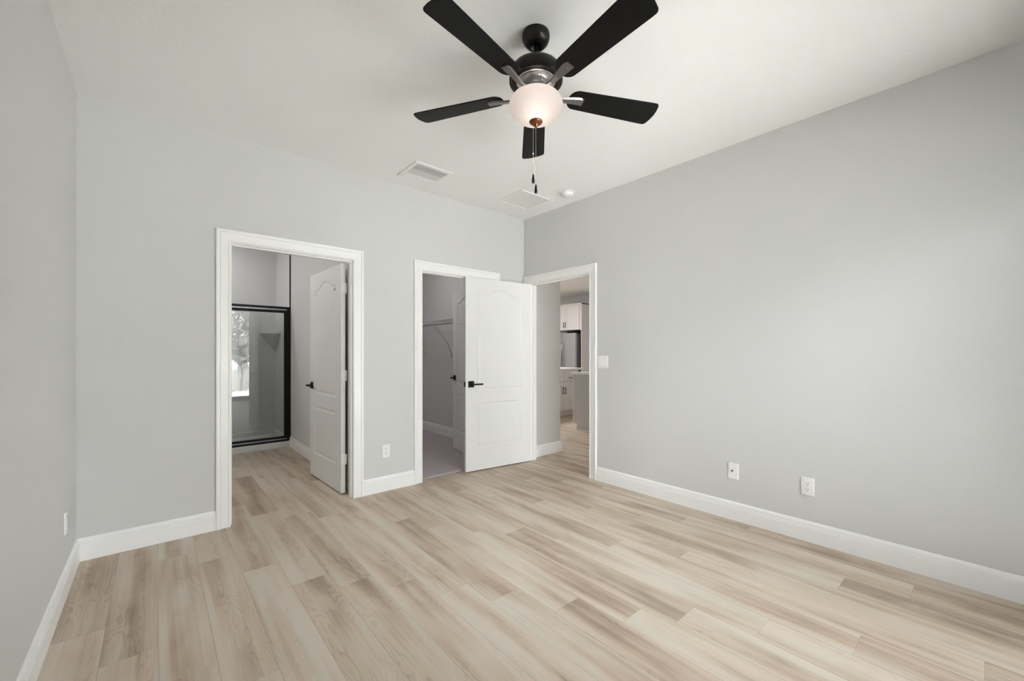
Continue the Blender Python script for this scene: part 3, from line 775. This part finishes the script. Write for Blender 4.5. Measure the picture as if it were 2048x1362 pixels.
# refrigerator
fr = thing('refrigerator', 'stainless steel french-door refrigerator under a white cabinet', 'refrigerator', (7.55, 6.875, 0))
MB().box(.075, .78, -.455, .455, .02, 1.672).build('body', M['fridge_side'], fr, bevel=.004)
for s0, s1, hy in ((-.455, -.003, -.045), (.003, .455, .045)):
    mb = MB(); N = 8; pts = []
    for i in range(N+1):
        t = i/N; y = s0+(s1-s0)*t; pts.append((.012-.012*math.sin(math.pi*t), y))
    poly = pts+[(.07, s1), (.07, s0)]
    d_ = mb.prism(poly, .66, 1.69).build('refrigerator_door', M['steel'], fr, bevel=.004)
    mb = MB(); mb.tube([(-.005, hy, .80), (-.045, hy, .84), (-.060, hy, 1.10), (-.045, hy, 1.42), (-.005, hy, 1.46)], .013, 10)
    mb.build('handle', M['steel'], d_)
d_ = MB().box(0, .07, -.455, .455, .06, .645).build('freezer_drawer', M['steel'], fr, bevel=.005)
MB().tube([(-.005, -.36, .58), (-.045, -.34, .58), (-.045, .34, .58), (-.005, .36, .58)], .012, 10).build('handle', M['steel'], d_)
# tall surround: end panel and over-fridge cabinet (faces -x)
tag(MB().box(7.73, 8.4, 6.372, 6.392, 0, 2.42).build('end_panel', M['cabinet']), 'tall white end panel right of the refrigerator', 'cabinet panel')
oc = thing('wall_cabinet', 'white two-door cabinet above the refrigerator', 'cabinet', (7.75, 6.905, 0), math.radians(-90))
# local after -90 deg: local x -> world -y, local y -> world +x
MB().box(-.50, .508, .001, .645, 1.768, 2.385).build('body', M['cabinet'], oc)
MB().box(-.505, .533, -.020, .645, 2.385, 2.42).build('crown_moulding', M['cabinet'], oc, bevel=.006)
for s0, s1, hx in ((-.498, -.002, -.032), (.002, .452, .032)):
    d_ = shaker(s0, s1, 1.775, 2.38, 0, .06).build('cabinet_door', M['cabinet'], oc, weld=False)
    bar_handle(.13, True).xform(Matrix.Translation((hx, -.018, 1.905))).build('handle', M['black'], d_, weld=False)
tag(MB().box(8.37, 8.399, 6.392, 7.40, 0, 1.768).build('recess_shade', M['slot']), 'dark sheet painted as shade behind the refrigerator', 'recess')  # dark colour stands in for the shade in this recess
# island
isl = thing('kitchen_island', 'grey kitchen island with white worktop past the hallway', 'kitchen island', (5.9, 3.86, 0))
MB().box(-.90, .90, -.40, .42, .10, .872).box(-.90, .90, -.40, .354, 0, .10).build('body', M['island'], isl, weld=False)
MB().box(-.906, -.90, -.40, .42, .10, .872).box(-.906, -.90, -.40, .354, 0, .10).build('end_cover', M['island'], isl, weld=False)
MB().box(-.90, .90, .4205, .438, .108, .866).build('cabinet_front', M['cabinet'], isl)
MB().box(-.912, -.906, -.40, .354, 0, .018).build('shoe_moulding', M['trim'], isl)
MB().box(-.935, .935, -.62, .455, .874, .908).build('worktop', M['counter'], isl, bevel=.004)
fc = thing('kitchen_faucet', 'black faucet standing on the island worktop', 'faucet', (5.50, 3.98, .908))
MB().lathe([(.001, 0), (.026, 0), (.026, .008), (.014, .014), (.013, .05), (.001, .05)], 20).build('base', M['black'], fc)
MB().tube([(0, 0, .04), (0, 0, .075), (-.03, .0, .095), (-.10, 0, .098), (-.17, 0, .095), (-.19, 0, .085)], .010, 10).build('spout', M['black'], fc)
MB().tube([(0, 0, .045), (.0, -.05, .060)], .006, 8).build('lever', M['black'], fc)
tag(MB().box(5.20, 5.29, 3.93, 4.00, .908, .935).build('sink_caddy', M['black'], bevel=.006), 'small black item on the island worktop', 'kitchen item')
